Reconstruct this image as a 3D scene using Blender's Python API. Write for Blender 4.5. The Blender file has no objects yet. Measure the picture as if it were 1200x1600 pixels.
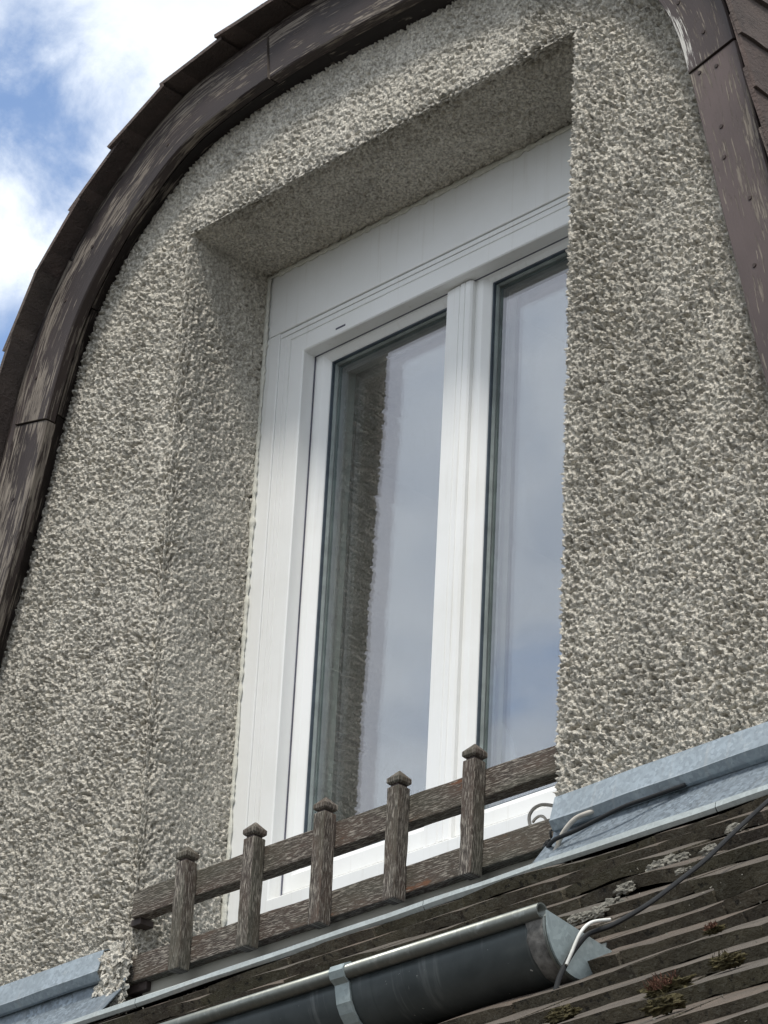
import bpy, bmesh, math, random
import numpy as np
from mathutils import Matrix, Vector
random.seed(7)
rng = np.random.default_rng(11)
sc = bpy.context.scene
C = sc.collection
PI = math.pi

# ------------------------------------------------------------------ camera
cam_d = bpy.data.cameras.new('camera'); cam = bpy.data.objects.new('camera', cam_d); C.objects.link(cam)
_yaw, _pit, _rol = math.radians(46.84668), math.radians(27.41334), math.radians(2.98936)
_f = Vector((-math.sin(_yaw)*math.cos(_pit), math.cos(_yaw)*math.cos(_pit), math.sin(_pit)))
_r0 = _f.cross(Vector((0, 0, 1))).normalized(); _u0 = _r0.cross(_f)
_r = _r0*math.cos(_rol) + _u0*math.sin(_rol); _u = _u0*math.cos(_rol) - _r0*math.sin(_rol)
_m = Matrix((_r, _u, -_f)).transposed().to_4x4(); _m.translation = (3.65984, -3.4, 1.6)
cam.matrix_world = _m
cam_d.sensor_fit = 'VERTICAL'; cam_d.sensor_height = 24.0; cam_d.lens = 24.0*5433.84/1600.0
cam_d.clip_start = 0.05; cam_d.clip_end = 5000
sc.camera = cam

# ------------------------------------------------------------------ world, sun, exposure
SUN_EL, SUN_AZ = 61.0, -24.0           # azimuth: degrees to the left of the wall's normal
w = bpy.data.worlds.new('World'); sc.world = w; w.use_nodes = True
nt = w.node_tree; N = nt.nodes; L = nt.links; N.clear()
def wn(t, **k):
    n = N.new(t)
    for a, b in k.items(): setattr(n, a, b)
    return n
def wmath(op, a, b=None, clamp=False):
    n = wn('ShaderNodeMath', operation=op, use_clamp=clamp)
    for i, v in enumerate((a, b)):
        if v is None: continue
        if isinstance(v, (int, float)): n.inputs[i].default_value = v
        else: L.new(v, n.inputs[i])
    return n.outputs[0]
sky = wn('ShaderNodeTexSky', sky_type='NISHITA', sun_disc=False)
sky.sun_elevation = math.radians(SUN_EL); sky.sun_rotation = math.radians(180 + SUN_AZ)
sky.air_density = 1.0; sky.dust_density = 0.6; sky.ozone_density = 1.6
tc = wn('ShaderNodeTexCoord')
sep = wn('ShaderNodeSeparateXYZ'); L.new(tc.outputs['Generated'], sep.inputs[0])
den = wmath('ADD', wmath('MAXIMUM', sep.outputs[2], 0.0), 0.28)
px_ = wmath('DIVIDE', sep.outputs[0], den); py_ = wmath('DIVIDE', sep.outputs[1], den)
cmb = wn('ShaderNodeCombineXYZ'); L.new(px_, cmb.inputs[0]); L.new(py_, cmb.inputs[1])
def wnoise(vec, scale, detail, rough, dist=0.0, off=(0, 0, 0)):
    mp = wn('ShaderNodeMapping'); mp.inputs['Location'].default_value = off; L.new(vec, mp.inputs[0])
    n = wn('ShaderNodeTexNoise'); n.inputs['Scale'].default_value = scale; n.inputs['Detail'].default_value = detail
    n.inputs['Roughness'].default_value = rough; n.inputs['Distortion'].default_value = dist
    L.new(mp.outputs[0], n.inputs['Vector']); return n.outputs[0]
def wrange(v, a, b, c=0.0, d=1.0):
    n = wn('ShaderNodeMapRange', interpolation_type='SMOOTHSTEP'); L.new(v, n.inputs[0])
    for i, q in enumerate((a, b, c, d)): n.inputs[i+1].default_value = q
    return n.outputs[0]
big = wnoise(cmb.outputs[0], 2.2, 9, 0.56, 0.25, (3.1, 1.7, 0.4))
fine = wnoise(cmb.outputs[0], 15.0, 9, 0.62, 0.4, (0.7, 5.2, 1.1))
shade = wnoise(cmb.outputs[0], 4.2, 7, 0.5, 0.3, (8.3, 2.2, 3.0))
cover = wrange(big, 0.22, 0.38)
def gap(d, r0, r1, amp):          # a break in the cloud around direction d, ragged by noise
    v = wn('ShaderNodeVectorMath', operation='DISTANCE'); L.new(tc.outputs['Generated'], v.inputs[0]); v.inputs[1].default_value = d
    dd = wmath('ADD', v.outputs['Value'], wmath('MULTIPLY', wmath('SUBTRACT', fine, 0.5), amp))
    return wrange(dd, r0, r1)
g1 = gap((-0.6765, 0.4885, 0.5500), 0.008, 0.044, 0.085)
g2 = gap((-0.711, 0.508, 0.486), 0.004, 0.034, 0.05)
cover = wmath('MULTIPLY', wmath('MULTIPLY', cover, g1), g2)
ccol = wn('ShaderNodeMix', data_type='RGBA')
L.new(wrange(wmath('ADD', wmath('MULTIPLY', shade, 0.7), wmath('MULTIPLY', fine, 0.3)), 0.36, 0.60), ccol.inputs['Factor'])
ccol.inputs['A'].default_value = (7.3, 8.1, 9.4, 1); ccol.inputs['B'].default_value = (10.2, 10.8, 11.5, 1)
skyg = wn('ShaderNodeMix', data_type='RGBA', blend_type='MULTIPLY'); skyg.inputs['Factor'].default_value = 1
L.new(sky.outputs[0], skyg.inputs['A']); skyg.inputs['B'].default_value = (1.0, 1.45, 1.8, 1)
mixc = wn('ShaderNodeMix', data_type='RGBA')
L.new(wmath('ADD', wmath('MULTIPLY', cover, 0.84), 0.14), mixc.inputs['Factor'])
L.new(skyg.outputs['Result'], mixc.inputs['A']); L.new(ccol.outputs['Result'], mixc.inputs['B'])
bg = wn('ShaderNodeBackground'); bg.inputs['Strength'].default_value = 0.1
L.new(mixc.outputs['Result'], bg.inputs['Color'])
wo = wn('ShaderNodeOutputWorld'); L.new(bg.outputs[0], wo.inputs[0])

sun_d = bpy.data.lights.new('sun', 'SUN'); sun = bpy.data.objects.new('sun', sun_d); C.objects.link(sun)
sun_d.energy = 2.7; sun_d.angle = math.radians(10); sun_d.color = (1.0, 0.95, 0.87)
_e, _a = math.radians(SUN_EL), math.radians(SUN_AZ)
_sd = Vector((-math.sin(_a)*math.cos(_e), -math.cos(_a)*math.cos(_e), math.sin(_e)))
sun.rotation_euler = _sd.to_track_quat('Z', 'Y').to_euler()
sc.view_settings.view_transform = 'Standard'; sc.view_settings.look = 'None'
sc.view_settings.exposure = 0.15; sc.view_settings.gamma = 1.0
sc.view_settings.use_curve_mapping = False
sc.cycles.max_bounces = 10; sc.cycles.transparent_max_bounces = 16; sc.cycles.glossy_bounces = 6

# ------------------------------------------------------------------ materials
class Mat:
    def __init__(s, name):
        s.m = bpy.data.materials.new(name); s.m.use_nodes = True
        s.t = s.m.node_tree; s.b = s.t.nodes['Principled BSDF']; s.b.inputs['Specular IOR Level'].default_value = 0.3
        s._tc = None
    def n(s, t, **k):
        n = s.t.nodes.new(t)
        for a, b in k.items(): setattr(n, a, b)
        return n
    def l(s, a, b): s.t.links.new(a, b)
    def co(s, kind='Object', scale=(1, 1, 1), loc=(0, 0, 0)):
        if s._tc is None: s._tc = s.n('ShaderNodeTexCoord')
        mp = s.n('ShaderNodeMapping'); mp.inputs['Scale'].default_value = scale; mp.inputs['Location'].default_value = loc
        s.l(s._tc.outputs[kind], mp.inputs[0]); return mp.outputs[0]
    def noise(s, vec, scale=1.0, detail=4, rough=0.55, dist=0.0):
        n = s.n('ShaderNodeTexNoise'); n.inputs['Scale'].default_value = scale; n.inputs['Detail'].default_value = detail
        n.inputs['Roughness'].default_value = rough; n.inputs['Distortion'].default_value = dist
        s.l(vec, n.inputs['Vector']); return n.outputs[0]
    def rng(s, v, a, b, c=0.0, d=1.0):
        n = s.n('ShaderNodeMapRange'); s.l(v, n.inputs[0])
        for i, q in enumerate((a, b, c, d)): n.inputs[i+1].default_value = q
        return n.outputs[0]
    def math(s, op, a, b=0.0, clamp=False):
        n = s.n('ShaderNodeMath', operation=op, use_clamp=clamp)
        for i, v in enumerate((a, b)):
            if isinstance(v, (int, float)): n.inputs[i].default_value = v
            else: s.l(v, n.inputs[i])
        return n.outputs[0]
    def mix(s, f, a, b, blend='MIX'):
        n = s.n('ShaderNodeMix', data_type='RGBA', blend_type=blend)
        for k, v in (('Factor', f), ('A', a), ('B', b)):
            if isinstance(v, tuple): n.inputs[k].default_value = v + (1,) if len(v) == 3 else v
            elif isinstance(v, (int, float)): n.inputs[k].default_value = v
            else: s.l(v, n.inputs[k])
        return n.outputs['Result']
    def color(s, v):
        if isinstance(v, tuple): s.b.inputs['Base Color'].default_value = v + (1,)
        else: s.l(v, s.b.inputs['Base Color'])
    def rough(s, v):
        if isinstance(v, (int, float)): s.b.inputs['Roughness'].default_value = v
        else: s.l(v, s.b.inputs['Roughness'])
    def bump(s, h, dist=0.002, strength=1.0):
        n = s.n('ShaderNodeBump'); n.inputs['Distance'].default_value = dist; n.inputs['Strength'].default_value = strength
        s.l(h, n.inputs['Height']); s.l(n.outputs[0], s.b.inputs['Normal'])
    def rnd(s):
        return s.n('ShaderNodeObjectInfo').outputs['Random']

def mat_plaster():
    M = Mat('roughcast_plaster')
    o = M.co('Object')
    sp = M.noise(o, 210, 3, 0.6)
    big = M.noise(o, 2.4, 4, 0.6)
    gr = M.noise(o, 95, 3, 0.65)
    c = M.mix(M.rng(sp, 0.36, 0.62), (0.36, 0.338, 0.295), (0.80, 0.755, 0.66))
    c = M.mix(M.math('MULTIPLY', M.rng(gr, 0.58, 0.68), 0.4), c, (0.17, 0.155, 0.14))
    c = M.mix(M.rng(big, 0.35, 0.7, 0.0, 0.25), c, (0.30, 0.27, 0.20))
    drip = M.noise(M.co('Object', (9, 9, 1.3)), 1, 5, 0.6, 0.2)
    c = M.mix(M.rng(drip, 0.50, 0.72, 0.0, 0.38), c, (0.20, 0.19, 0.165))
    M.color(c); M.rough(0.95)
    h = M.math('ADD', M.noise(o, 420, 2, 0.6), M.math('MULTIPLY', M.noise(o, 180, 3, 0.6), 1.6))
    M.bump(h, 0.0024, 1.0); M.b.inputs['Specular IOR Level'].default_value = 0.15
    return M.m
def mat_painted_wood(name, dark=1.0, peel=0.5, white=0.0, seed=0.0):
    """dark brown paint, flaking along the grain (u runs along the grain)"""
    M = Mat(name)
    r = M.rnd()
    off = M.n('ShaderNodeCombineXYZ'); M.l(M.math('MULTIPLY', r, 37.0), off.inputs[0]); M.l(M.math('MULTIPLY', r, 11.0), off.inputs[1])
    def uv(su, sv):
        a = M.co('UV', (su, sv, 1), (seed, seed*0.7, 0))
        v = M.n('ShaderNodeVectorMath', operation='ADD'); M.l(a, v.inputs[0]); M.l(off.outputs[0], v.inputs[1]); return v.outputs[0]
    grain = M.noise(uv(14, 260), 1, 4, 0.6, 0.2)
    patch = M.noise(uv(5, 16), 1, 4, 0.62, 0.3)
    flake = M.noise(uv(15, 230), 1, 5, 0.68, 0.15)
    fine = M.noise(uv(120, 480), 1, 3, 0.6)
    tone = M.noise(uv(3, 7), 1, 3, 0.5)
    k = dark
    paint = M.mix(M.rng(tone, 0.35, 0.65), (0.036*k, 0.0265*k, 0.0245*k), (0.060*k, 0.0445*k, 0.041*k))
    grey = M.mix(M.rng(grain, 0.3, 0.7), (0.075, 0.062, 0.055), (0.30, 0.26, 0.215))
    lo = 0.72 - 0.30*peel
    m = M.math('ADD', M.math('MULTIPLY', flake, 0.62), M.math('MULTIPLY', patch, 0.55))
    m = M.rng(m, lo, lo+0.022)
    c = M.mix(m, paint, grey)
    if white > 0:
        wpatch = M.rng(M.math('ADD', M.math('MULTIPLY', M.noise(uv(3.2, 9), 1, 2, 0.5), 0.75), M.math('MULTIPLY', flake, 0.45)), 0.735-white*0.1, 0.765-white*0.1)
        c = M.mix(wpatch, c, (0.62, 0.60, 0.55))
    crack = M.rng(grain, 0.30, 0.24)
    c = M.mix(M.math('MULTIPLY', crack, 0.6), c, (0.018, 0.014, 0.013))
    M.color(c); M.rough(M.rng(m, 0, 1, 0.5, 0.9))
    h = M.math('SUBTRACT', M.math('ADD', M.math('MULTIPLY', grain, 0.5), M.math('MULTIPLY', fine, 0.25)), M.math('MULTIPLY', m, 0.5))
    M.bump(h, 0.0016, 0.8)
    return M.m
def mat_rail_wood():
    M = Mat('flaking_varnished_rail_wood')
    r = M.rnd()
    off = M.n('ShaderNodeCombineXYZ'); M.l(M.math('MULTIPLY', r, 53.0), off.inputs[0]); M.l(M.math('MULTIPLY', r, 29.0), off.inputs[1])
    def uv(su, sv):
        a = M.co('UV', (su, sv, 1))
        v = M.n('ShaderNodeVectorMath', operation='ADD'); M.l(a, v.inputs[0]); M.l(off.outputs[0], v.inputs[1]); return v.outputs[0]
    flake = M.noise(uv(55, 560), 1, 5, 0.66, 0.25)
    patch = M.noise(uv(9, 26), 1, 4, 0.6, 0.2)
    grain = M.noise(uv(18, 420), 1, 3, 0.6)
    base = M.mix(M.rng(patch, 0.40, 0.62), (0.060, 0.048, 0.041), (0.092, 0.066, 0.051))
    base = M.mix(M.rng(patch, 0.66, 0.72), base, (0.17, 0.075, 0.04))
    f = M.rng(M.math('SUBTRACT', flake, M.math('MULTIPLY', patch, 0.20)), 0.395, 0.47)
    c = M.mix(f, base, (0.32, 0.285, 0.24))
    g = M.noise(uv(4, 11), 1, 2, 0.5)
    c = M.mix(M.math('MULTIPLY', M.rng(g, 0.45, 0.62), 0.45), c, (0.085, 0.088, 0.062))
    M.color(c); M.rough(0.85)
    M.bump(M.math('ADD', M.math('MULTIPLY', f, 0.6), M.math('MULTIPLY', grain, 0.7)), 0.0016, 0.9)
    return M.m
def mat_zinc(name, base, spang=0.5, metallic=0.55, rough=0.5, streak=0.3, warm=0.0):
    M = Mat(name)
    o = M.co('Object')
    v = M.n('ShaderNodeTexVoronoi'); v.inputs['Scale'].default_value = 190; M.l(o, v.inputs['Vector'])
    sepc = M.n('ShaderNodeSeparateColor'); M.l(v.outputs['Color'], sepc.inputs[0])
    n1 = M.noise(o, 14, 5, 0.65, 0.3); n2 = M.noise(o, 55, 4, 0.6)
    dk = tuple(x*(1-0.38*spang) for x in base); lt = tuple(min(1, x*(1+0.45*spang)) for x in base)
    c = M.mix(M.rng(sepc.outputs[0], 0, 1), dk, lt)
    c = M.mix(M.rng(n1, 0.38, 0.68, 0, 0.75), c, tuple(x*0.8 for x in base))
    c = M.mix(M.rng(n2, 0.60, 0.72, 0, streak), c, (0.62, 0.66, 0.66))
    st = M.noise(M.co('Object', (70, 3, 3)), 1, 4, 0.6)
    c = M.mix(M.rng(st, 0.58, 0.70, 0, streak*0.9), c, (0.42+warm, 0.40, 0.37))
    M.color(c); M.b.inputs['Metallic'].default_value = metallic
    M.rough(M.rng(n1, 0.3, 0.7, rough-0.08, rough+0.15))
    M.bump(M.math('ADD', M.noise(o, 9, 2, 0.5), M.math('MULTIPLY', n2, 0.12)), 0.004, 0.35)
    return M.m
def mat_gutter():
    M = Mat('oxidised_gutter_zinc')
    o = M.co('Object')
    n1 = M.noise(o, 11, 5, 0.6, 0.4)
    st = M.noise(M.co('Object', (30, 2.5, 2.5)), 1, 5, 0.62, 0.3)
    fl = M.noise(o, 120, 3, 0.7)
    c = M.mix(M.rng(n1, 0.35, 0.68), (0.045, 0.054, 0.056), (0.088, 0.100, 0.100))
    c = M.mix(M.rng(st, 0.57, 0.66, 0, 0.5), c, (0.22, 0.23, 0.225))
    c = M.mix(M.rng(st, 0.37, 0.30, 0, 0.55), c, (0.035, 0.045, 0.045))
    c = M.mix(M.rng(fl, 0.70, 0.74), c, (0.5, 0.5, 0.48))
    M.color(c); M.b.inputs['Metallic'].default_value = 0.35; M.rough(M.rng(n1, 0.3, 0.7, 0.42, 0.62))
    M.bump(M.math('ADD', M.noise(o, 6, 2, 0.5), M.math('MULTIPLY', fl, 0.04)), 0.005, 0.35)
    return M.m
def mat_pvc():
    M = Mat('white_pvc')
    o = M.co('Object')
    n = M.noise(o, 5, 5, 0.65); n2 = M.noise(M.co('Object', (90, 90, 4)), 1, 3, 0.6)
    c = M.mix(M.rng(n, 0.42, 0.72, 0, 0.5), (0.84, 0.845, 0.83), (0.74, 0.74, 0.70))
    c = M.mix(M.rng(n2, 0.58, 0.75, 0, 0.35), c, (0.62, 0.60, 0.55))
    M.color(c); M.rough(0.38); M.b.inputs['Specular IOR Level'].default_value = 0.45
    M.bump(M.noise(o, 30, 2, 0.5), 0.0006, 0.3)
    return M.m
def mat_plain(name, col, rough=0.7, metallic=0.0, var=0.25, scale=30, bump=0.0):
    M = Mat(name); o = M.co('Object')
    n = M.noise(o, scale, 4, 0.6)
    M.color(M.mix(M.rng(n, 0.3, 0.7), tuple(x*(1-var) for x in col), tuple(min(1, x*(1+var)) for x in col)))
    M.rough(rough); M.b.inputs['Metallic'].default_value = metallic
    if bump: M.bump(n, bump, 0.7)
    return M.m
def mat_glass(name, tint, f0):
    m = bpy.data.materials.new(name); m.use_nodes = True; t = m.node_tree; t.nodes.clear()
    n = lambda k: t.nodes.new(k)
    lw = n('ShaderNodeLayerWeight'); lw.inputs['Blend'].default_value = 0.5
    p = n('ShaderNodeMath'); p.operation = 'POWER'; t.links.new(lw.outputs['Facing'], p.inputs[0]); p.inputs[1].default_value = 5
    q = n('ShaderNodeMath'); q.operation = 'MULTIPLY_ADD'; t.links.new(p.outputs[0], q.inputs[0]); q.inputs[1].default_value = 1-f0; q.inputs[2].default_value = f0
    tr = n('ShaderNodeBsdfTransparent'); tr.inputs[0].default_value = (0.95, 0.97, 0.96, 1)
    gl = n('ShaderNodeBsdfGlossy'); gl.inputs['Color'].default_value = tint + (1,); gl.inputs['Roughness'].default_value = 0.0
    tc_ = n('ShaderNodeTexCoord'); nz = n('ShaderNodeTexNoise'); nz.inputs['Scale'].default_value = 2.2; nz.inputs['Detail'].default_value = 1
    t.links.new(tc_.outputs['Object'], nz.inputs['Vector'])
    bp = n('ShaderNodeBump'); bp.inputs['Distance'].default_value = 0.0012; bp.inputs['Strength'].default_value = 0.5
    t.links.new(nz.outputs[0], bp.inputs['Height']); t.links.new(bp.outputs[0], gl.inputs['Normal'])
    mx = n('ShaderNodeMixShader'); t.links.new(q.outputs[0], mx.inputs[0]); t.links.new(tr.outputs[0], mx.inputs[1]); t.links.new(gl.outputs[0], mx.inputs[2])
    o = n('ShaderNodeOutputMaterial'); t.links.new(mx.outputs[0], o.inputs[0])
    return m
def mat_tile(name, butt, shade=1.0):
    M = Mat(name); o = M.co('Object'); r = M.rnd()
    ofs = M.n('ShaderNodeCombineXYZ'); M.l(M.math('MULTIPLY', r, 9.0), ofs.inputs[0]); M.l(M.math('MULTIPLY', r, 17.0), ofs.inputs[1])
    v = M.n('ShaderNodeVectorMath', operation='ADD'); M.l(o, v.inputs[0]); M.l(ofs.outputs[0], v.inputs[1]); o = v.outputs[0]
    n1 = M.noise(o, 16, 5, 0.65, 0.3); n2 = M.noise(o, 90, 4, 0.65); n3 = M.noise(o, 260, 3, 0.7)
    s = shade
    if butt == 2:
        c = M.mix(r, (0.120*s, 0.088*s, 0.078*s), (0.155*s, 0.125*s, 0.108*s))
        c = M.mix(M.rng(n1, 0.40, 0.66, 0, 0.6), c, (0.075*s, 0.062*s, 0.056*s))
        c = M.mix(M.rng(n2, 0.60, 0.74, 0, 0.5), c, (0.19*s, 0.175*s, 0.15*s))
    elif butt:
        c = M.mix(M.rng(n1, 0.35, 0.65), (0.062*s, 0.051*s, 0.040*s), (0.145*s, 0.125*s, 0.088*s))
        c = M.mix(M.rng(r, 0.5, 1.0, 0, 0.6), c, (0.105*s, 0.098*s, 0.060*s))
        c = M.mix(M.rng(n2, 0.56, 0.68, 0, 0.8), c, (0.16*s, 0.15*s, 0.115*s))
        c = M.mix(M.rng(n2, 0.42, 0.34, 0, 0.8), c, (0.018, 0.017, 0.015))
    else:
        c = M.mix(r, (0.185*s, 0.140*s, 0.108*s), (0.155*s, 0.137*s, 0.115*s))
        c = M.mix(M.rng(n1, 0.40, 0.66, 0, 0.7), c, (0.090*s, 0.080*s, 0.066*s))
        c = M.mix(M.rng(n2, 0.58, 0.72, 0, 0.6), c, (0.06*s, 0.055*s, 0.04*s))
    c = M.mix(M.rng(n3, 0.68, 0.74), c, (0.32, 0.31, 0.27))
    M.color(c); M.rough(0.95)
    M.bump(M.math('ADD', M.math('ADD', n2, M.math('MULTIPLY', n1, 0.8)), M.math('MULTIPLY', n3, 0.6)), 0.006, 1.0)
    return M.m
MT = dict(
    plaster=mat_plaster(),
    board=mat_painted_wood('brown_painted_board', 0.9, 0.35, 0.0),
    board_worn=mat_painted_wood('worn_brown_board', 0.9, 0.50, 0.0, 3.0),
    board_white=mat_painted_wood('brown_board_scuffed_to_primer', 1.25, 0.25, 0.75, 5.0),
    board_smooth=mat_painted_wood('smooth_brown_board', 1.9, 0.28, 0.0, 8.0),
    board_shaded=mat_painted_wood('shade_darkened_soffit_board', 0.35, 0.25, 0.0, 2.0),  # board brown darkened further to paint in the shade under the overhang
    rail=mat_rail_wood(),
    zinc=mat_zinc('blue_grey_zinc', (0.30, 0.345, 0.375), 0.45, 0.35, 0.5),
    zinc_spang=mat_zinc('spangled_zinc', (0.20, 0.235, 0.265), 1.0, 0.35, 0.5, 0.15),
    zinc_lip=mat_zinc('pale_zinc_edge', (0.44, 0.48, 0.47), 0.25, 0.3, 0.55),
    zinc_cap=mat_zinc('end_cap_zinc', (0.33, 0.385, 0.385), 0.3, 0.3, 0.5),
    zinc_bead=mat_zinc('rolled_bead_zinc', (0.17, 0.18, 0.165), 0.2, 0.75, 0.36, 0.2),
    gutter=mat_gutter(), pvc=mat_pvc(),
    tile_top=mat_tile('weathered_tile_face', False, 0.80), tile_butt=mat_tile('mossy_tile_butt', True),
    dtile=mat_tile('brown_verge_tile', 2, 0.75), dtile_edge=mat_tile('brown_verge_tile_edge', 2, 1.0),
    glass_out=mat_glass('outer_pane_glass', (0.98, 0.95, 1.0), 0.14),
    glass_in=mat_glass('inner_pane_glass', (0.96, 0.97, 1.0), 0.14),
    rebate_dark=mat_plain('blue_black_gasket', (0.060, 0.078, 0.095), 0.45),
    bead_grey=mat_plain('grey_green_bead', (0.30, 0.34, 0.33), 0.5),
    rubber=mat_plain('black_rubber', (0.018, 0.02, 0.022), 0.6),
    spacer=mat_plain('grey_spacer_bar', (0.25, 0.29, 0.28), 0.45, 0.3),
    groove=mat_plain('gap_shade_grey', (0.10, 0.10, 0.13), 0.6),
    room=mat_plain('room_wall_paint', (0.22, 0.26, 0.24), 0.9, 0, 0.05, 3),
    lamp=mat_plain('dark_lamp_metal', (0.03, 0.028, 0.028), 0.5),
    pale_matt=mat_plain('matt_white', (0.75, 0.77, 0.8), 0.9, 0, 0.06, 12),
    cable_black=mat_plain('black_cable_rubber', (0.016, 0.017, 0.018), 0.75),
    cable_white=mat_plain('white_cable_sheath', (0.62, 0.62, 0.58), 0.45),
    cable_beige=mat_plain('beige_cable_sheath', (0.46, 0.43, 0.38), 0.5),
    mortar=mat_plain('pale_mortar', (0.20, 0.19, 0.16), 0.95, 0, 0.6, 170, 0.004),
    sealant=mat_plain('cream_sealant', (0.62, 0.61, 0.54), 0.8, 0, 0.12, 120, 0.002),
    moss_olive=mat_plain('olive_moss', (0.060, 0.050, 0.022), 1.0, 0, 0.7, 260, 0.004),
    moss_rust=mat_plain('rust_dry_moss', (0.125, 0.062, 0.042), 1.0, 0, 0.6, 200, 0.004),
    solder=mat_plain('mottled_old_solder', (0.15, 0.145, 0.135), 0.8, 0.1, 0.6, 75, 0.002),
    screw=mat_plain('rusty_screw', (0.06, 0.045, 0.04), 0.6, 0.3),
    deck=mat_plain('roof_underlay', (0.03, 0.028, 0.026), 1.0),
    ground=mat_plain('grey_paving', (0.07, 0.068, 0.06), 0.9, 0, 0.25, 0.8),
    house=mat_plain('grey_render', (0.36, 0.34, 0.29), 0.95, 0, 0.15, 6),
)

# ------------------------------------------------------------------ object helpers
def tag(o, label=None, cat=None, group=None, kind=None):
    if label: o['label'] = label
    if cat: o['category'] = cat
    if group: o['group'] = group
    if kind: o['kind'] = kind
    return o
def empty(name, loc, label=None, cat=None, group=None):
    o = bpy.data.objects.new(name, None); C.objects.link(o); o.location = loc; o.empty_display_size = 0.05
    return tag(o, label, cat, group)
def link(name, me, parent=None, mats=None):
    o = bpy.data.objects.new(name, me); C.objects.link(o)
    if mats:
        for m in (mats if isinstance(mats, (list, tuple)) else [mats]): me.materials.append(MT[m] if isinstance(m, str) else m)
    if parent is not None:
        o.parent = parent
        r = parent
        t = Vector((0, 0, 0))
        while r is not None: t += r.location; r = r.parent
        o.location = -t           # meshes are written in world coordinates
    return o
def set_uv(me, axis=0):
    """u runs along the grain axis, v across"""
    uvl = me.uv_layers.new(name='UVMap') if not me.uv_layers else me.uv_layers[0]
    b, c = [i for i in range(3) if i != axis]
    for p in me.polygons:
        nb = abs(p.normal[b]) > abs(p.normal[c])
        end = abs(p.normal[axis]) > 0.8
        for li in p.loop_indices:
            co = me.vertices[me.loops[li].vertex_index].co
            u = co[axis] if not end else co[b]*0.3
            v = (co[c] + 0.37) if nb else co[b]
            uvl.data[li].uv = (u, v)
def box_mesh(x0, x1, y0, y1, z0, z1, bev=0.0015, axis=0, jit=0.0, cuts=0):
    bm = bmesh.new()
    bmesh.ops.create_cube(bm, size=1.0)
    for v in bm.verts:
        v.co = Vector(((x0+x1)/2 + v.co.x*(x1-x0), (y0+y1)/2 + v.co.y*(y1-y0), (z0+z1)/2 + v.co.z*(z1-z0)))
    if cuts:
        es = [e for e in bm.edges if abs((e.verts[0].co-e.verts[1].co).normalized()[axis]) > 0.9]
        bmesh.ops.subdivide_edges(bm, edges=es, cuts=cuts, use_grid_fill=True)
        for v in bm.verts:
            for k in range(3):
                if k != axis: v.co[k] += random.uniform(-jit, jit)
    if bev: 
        es = [e for e in bm.edges if len(e.link_faces) == 2 and e.calc_face_angle(0) > 0.8]
        bmesh.ops.bevel(bm, geom=es, offset=bev, segments=2, affect='EDGES', profile=0.6)
    me = bpy.data.meshes.new('m'); bm.to_mesh(me); bm.free(); set_uv(me, axis)
    return me
def mesh_from(verts, faces, uvs=None, smooth=False, mi=None):
    me = bpy.data.meshes.new('m'); me.from_pydata([tuple(v) for v in verts], [], faces); me.update()
    if uvs is not None:
        l = me.uv_layers.new(name='UVMap')
        for p in me.polygons:
            for li in p.loop_indices: l.data[li].uv = uvs[me.loops[li].vertex_index]
    if smooth: me.polygons.foreach_set('use_smooth', [True]*len(me.polygons))
    if mi is not None: me.polygons.foreach_set('material_index', mi)
    bm = bmesh.new(); bm.from_mesh(me); bmesh.ops.recalc_face_normals(bm, faces=bm.faces); bm.to_mesh(me); bm.free()
    return me
def sweep(path, prof, frames, closed=True, caps=True, smooth=False):
    """prof: list of (a,b) in the frame (A,B) at each path point"""
    V, U, Fc = [], [], []; n = len(prof); s = 0; pl = [0]
    for i in range(1, n+1):
        a = prof[i-1]; b = prof[i % n]; pl.append(pl[-1] + math.hypot(a[0]-b[0], a[1]-b[1]))
    k = n+1 if closed else n
    for i, P in enumerate(path):
        if i: s += (Vector(P)-Vector(path[i-1])).length
        A, B = frames[i]
        for j in range(k):
            q = prof[j % n]; V.append(Vector(P) + A*q[0] + B*q[1]); U.append((s, pl[j]))
    for i in range(len(path)-1):
        for j in range(k-1):
            a = i*k+j; Fc.append((a, a+1, a+k+1, a+k))
    if caps and closed:
        for i in (0, len(path)-1):
            base = len(V)
            for j in range(n): V.append(V[i*k+j].copy()); U.append((prof[j][0]*0.3, prof[j][1]))
            Fc.append(tuple(range(base, base+n)))
    me = mesh_from(V, Fc, U, smooth)
    return me
def tube(points, r, seg=8, sub=6):
    P = [Vector(p) for p in points]; Q = []
    for i in range(len(P)-1):
        p0 = P[max(i-1, 0)]; p1 = P[i]; p2 = P[i+1]; p3 = P[min(i+2, len(P)-1)]
        for k in range(sub):
            t = k/sub
            Q.append(0.5*((2*p1) + (p2-p0)*t + (2*p0-5*p1+4*p2-p3)*t*t + (3*p1-p0-3*p2+p3)*t**3))
    Q.append(P[-1])
    T0 = (Q[1]-Q[0]).normalized(); A = T0.orthogonal().normalized(); fr = []
    for i in range(len(Q)):
        T = (Q[min(i+1, len(Q)-1)]-Q[max(i-1, 0)]).normalized()
        A = (A - T*A.dot(T)).normalized(); fr.append((A, T.cross(A)))
    prof = [(r*math.cos(2*PI*k/seg), r*math.sin(2*PI*k/seg)) for k in range(seg)]
    return sweep(Q, prof, fr, smooth=True)

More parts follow.
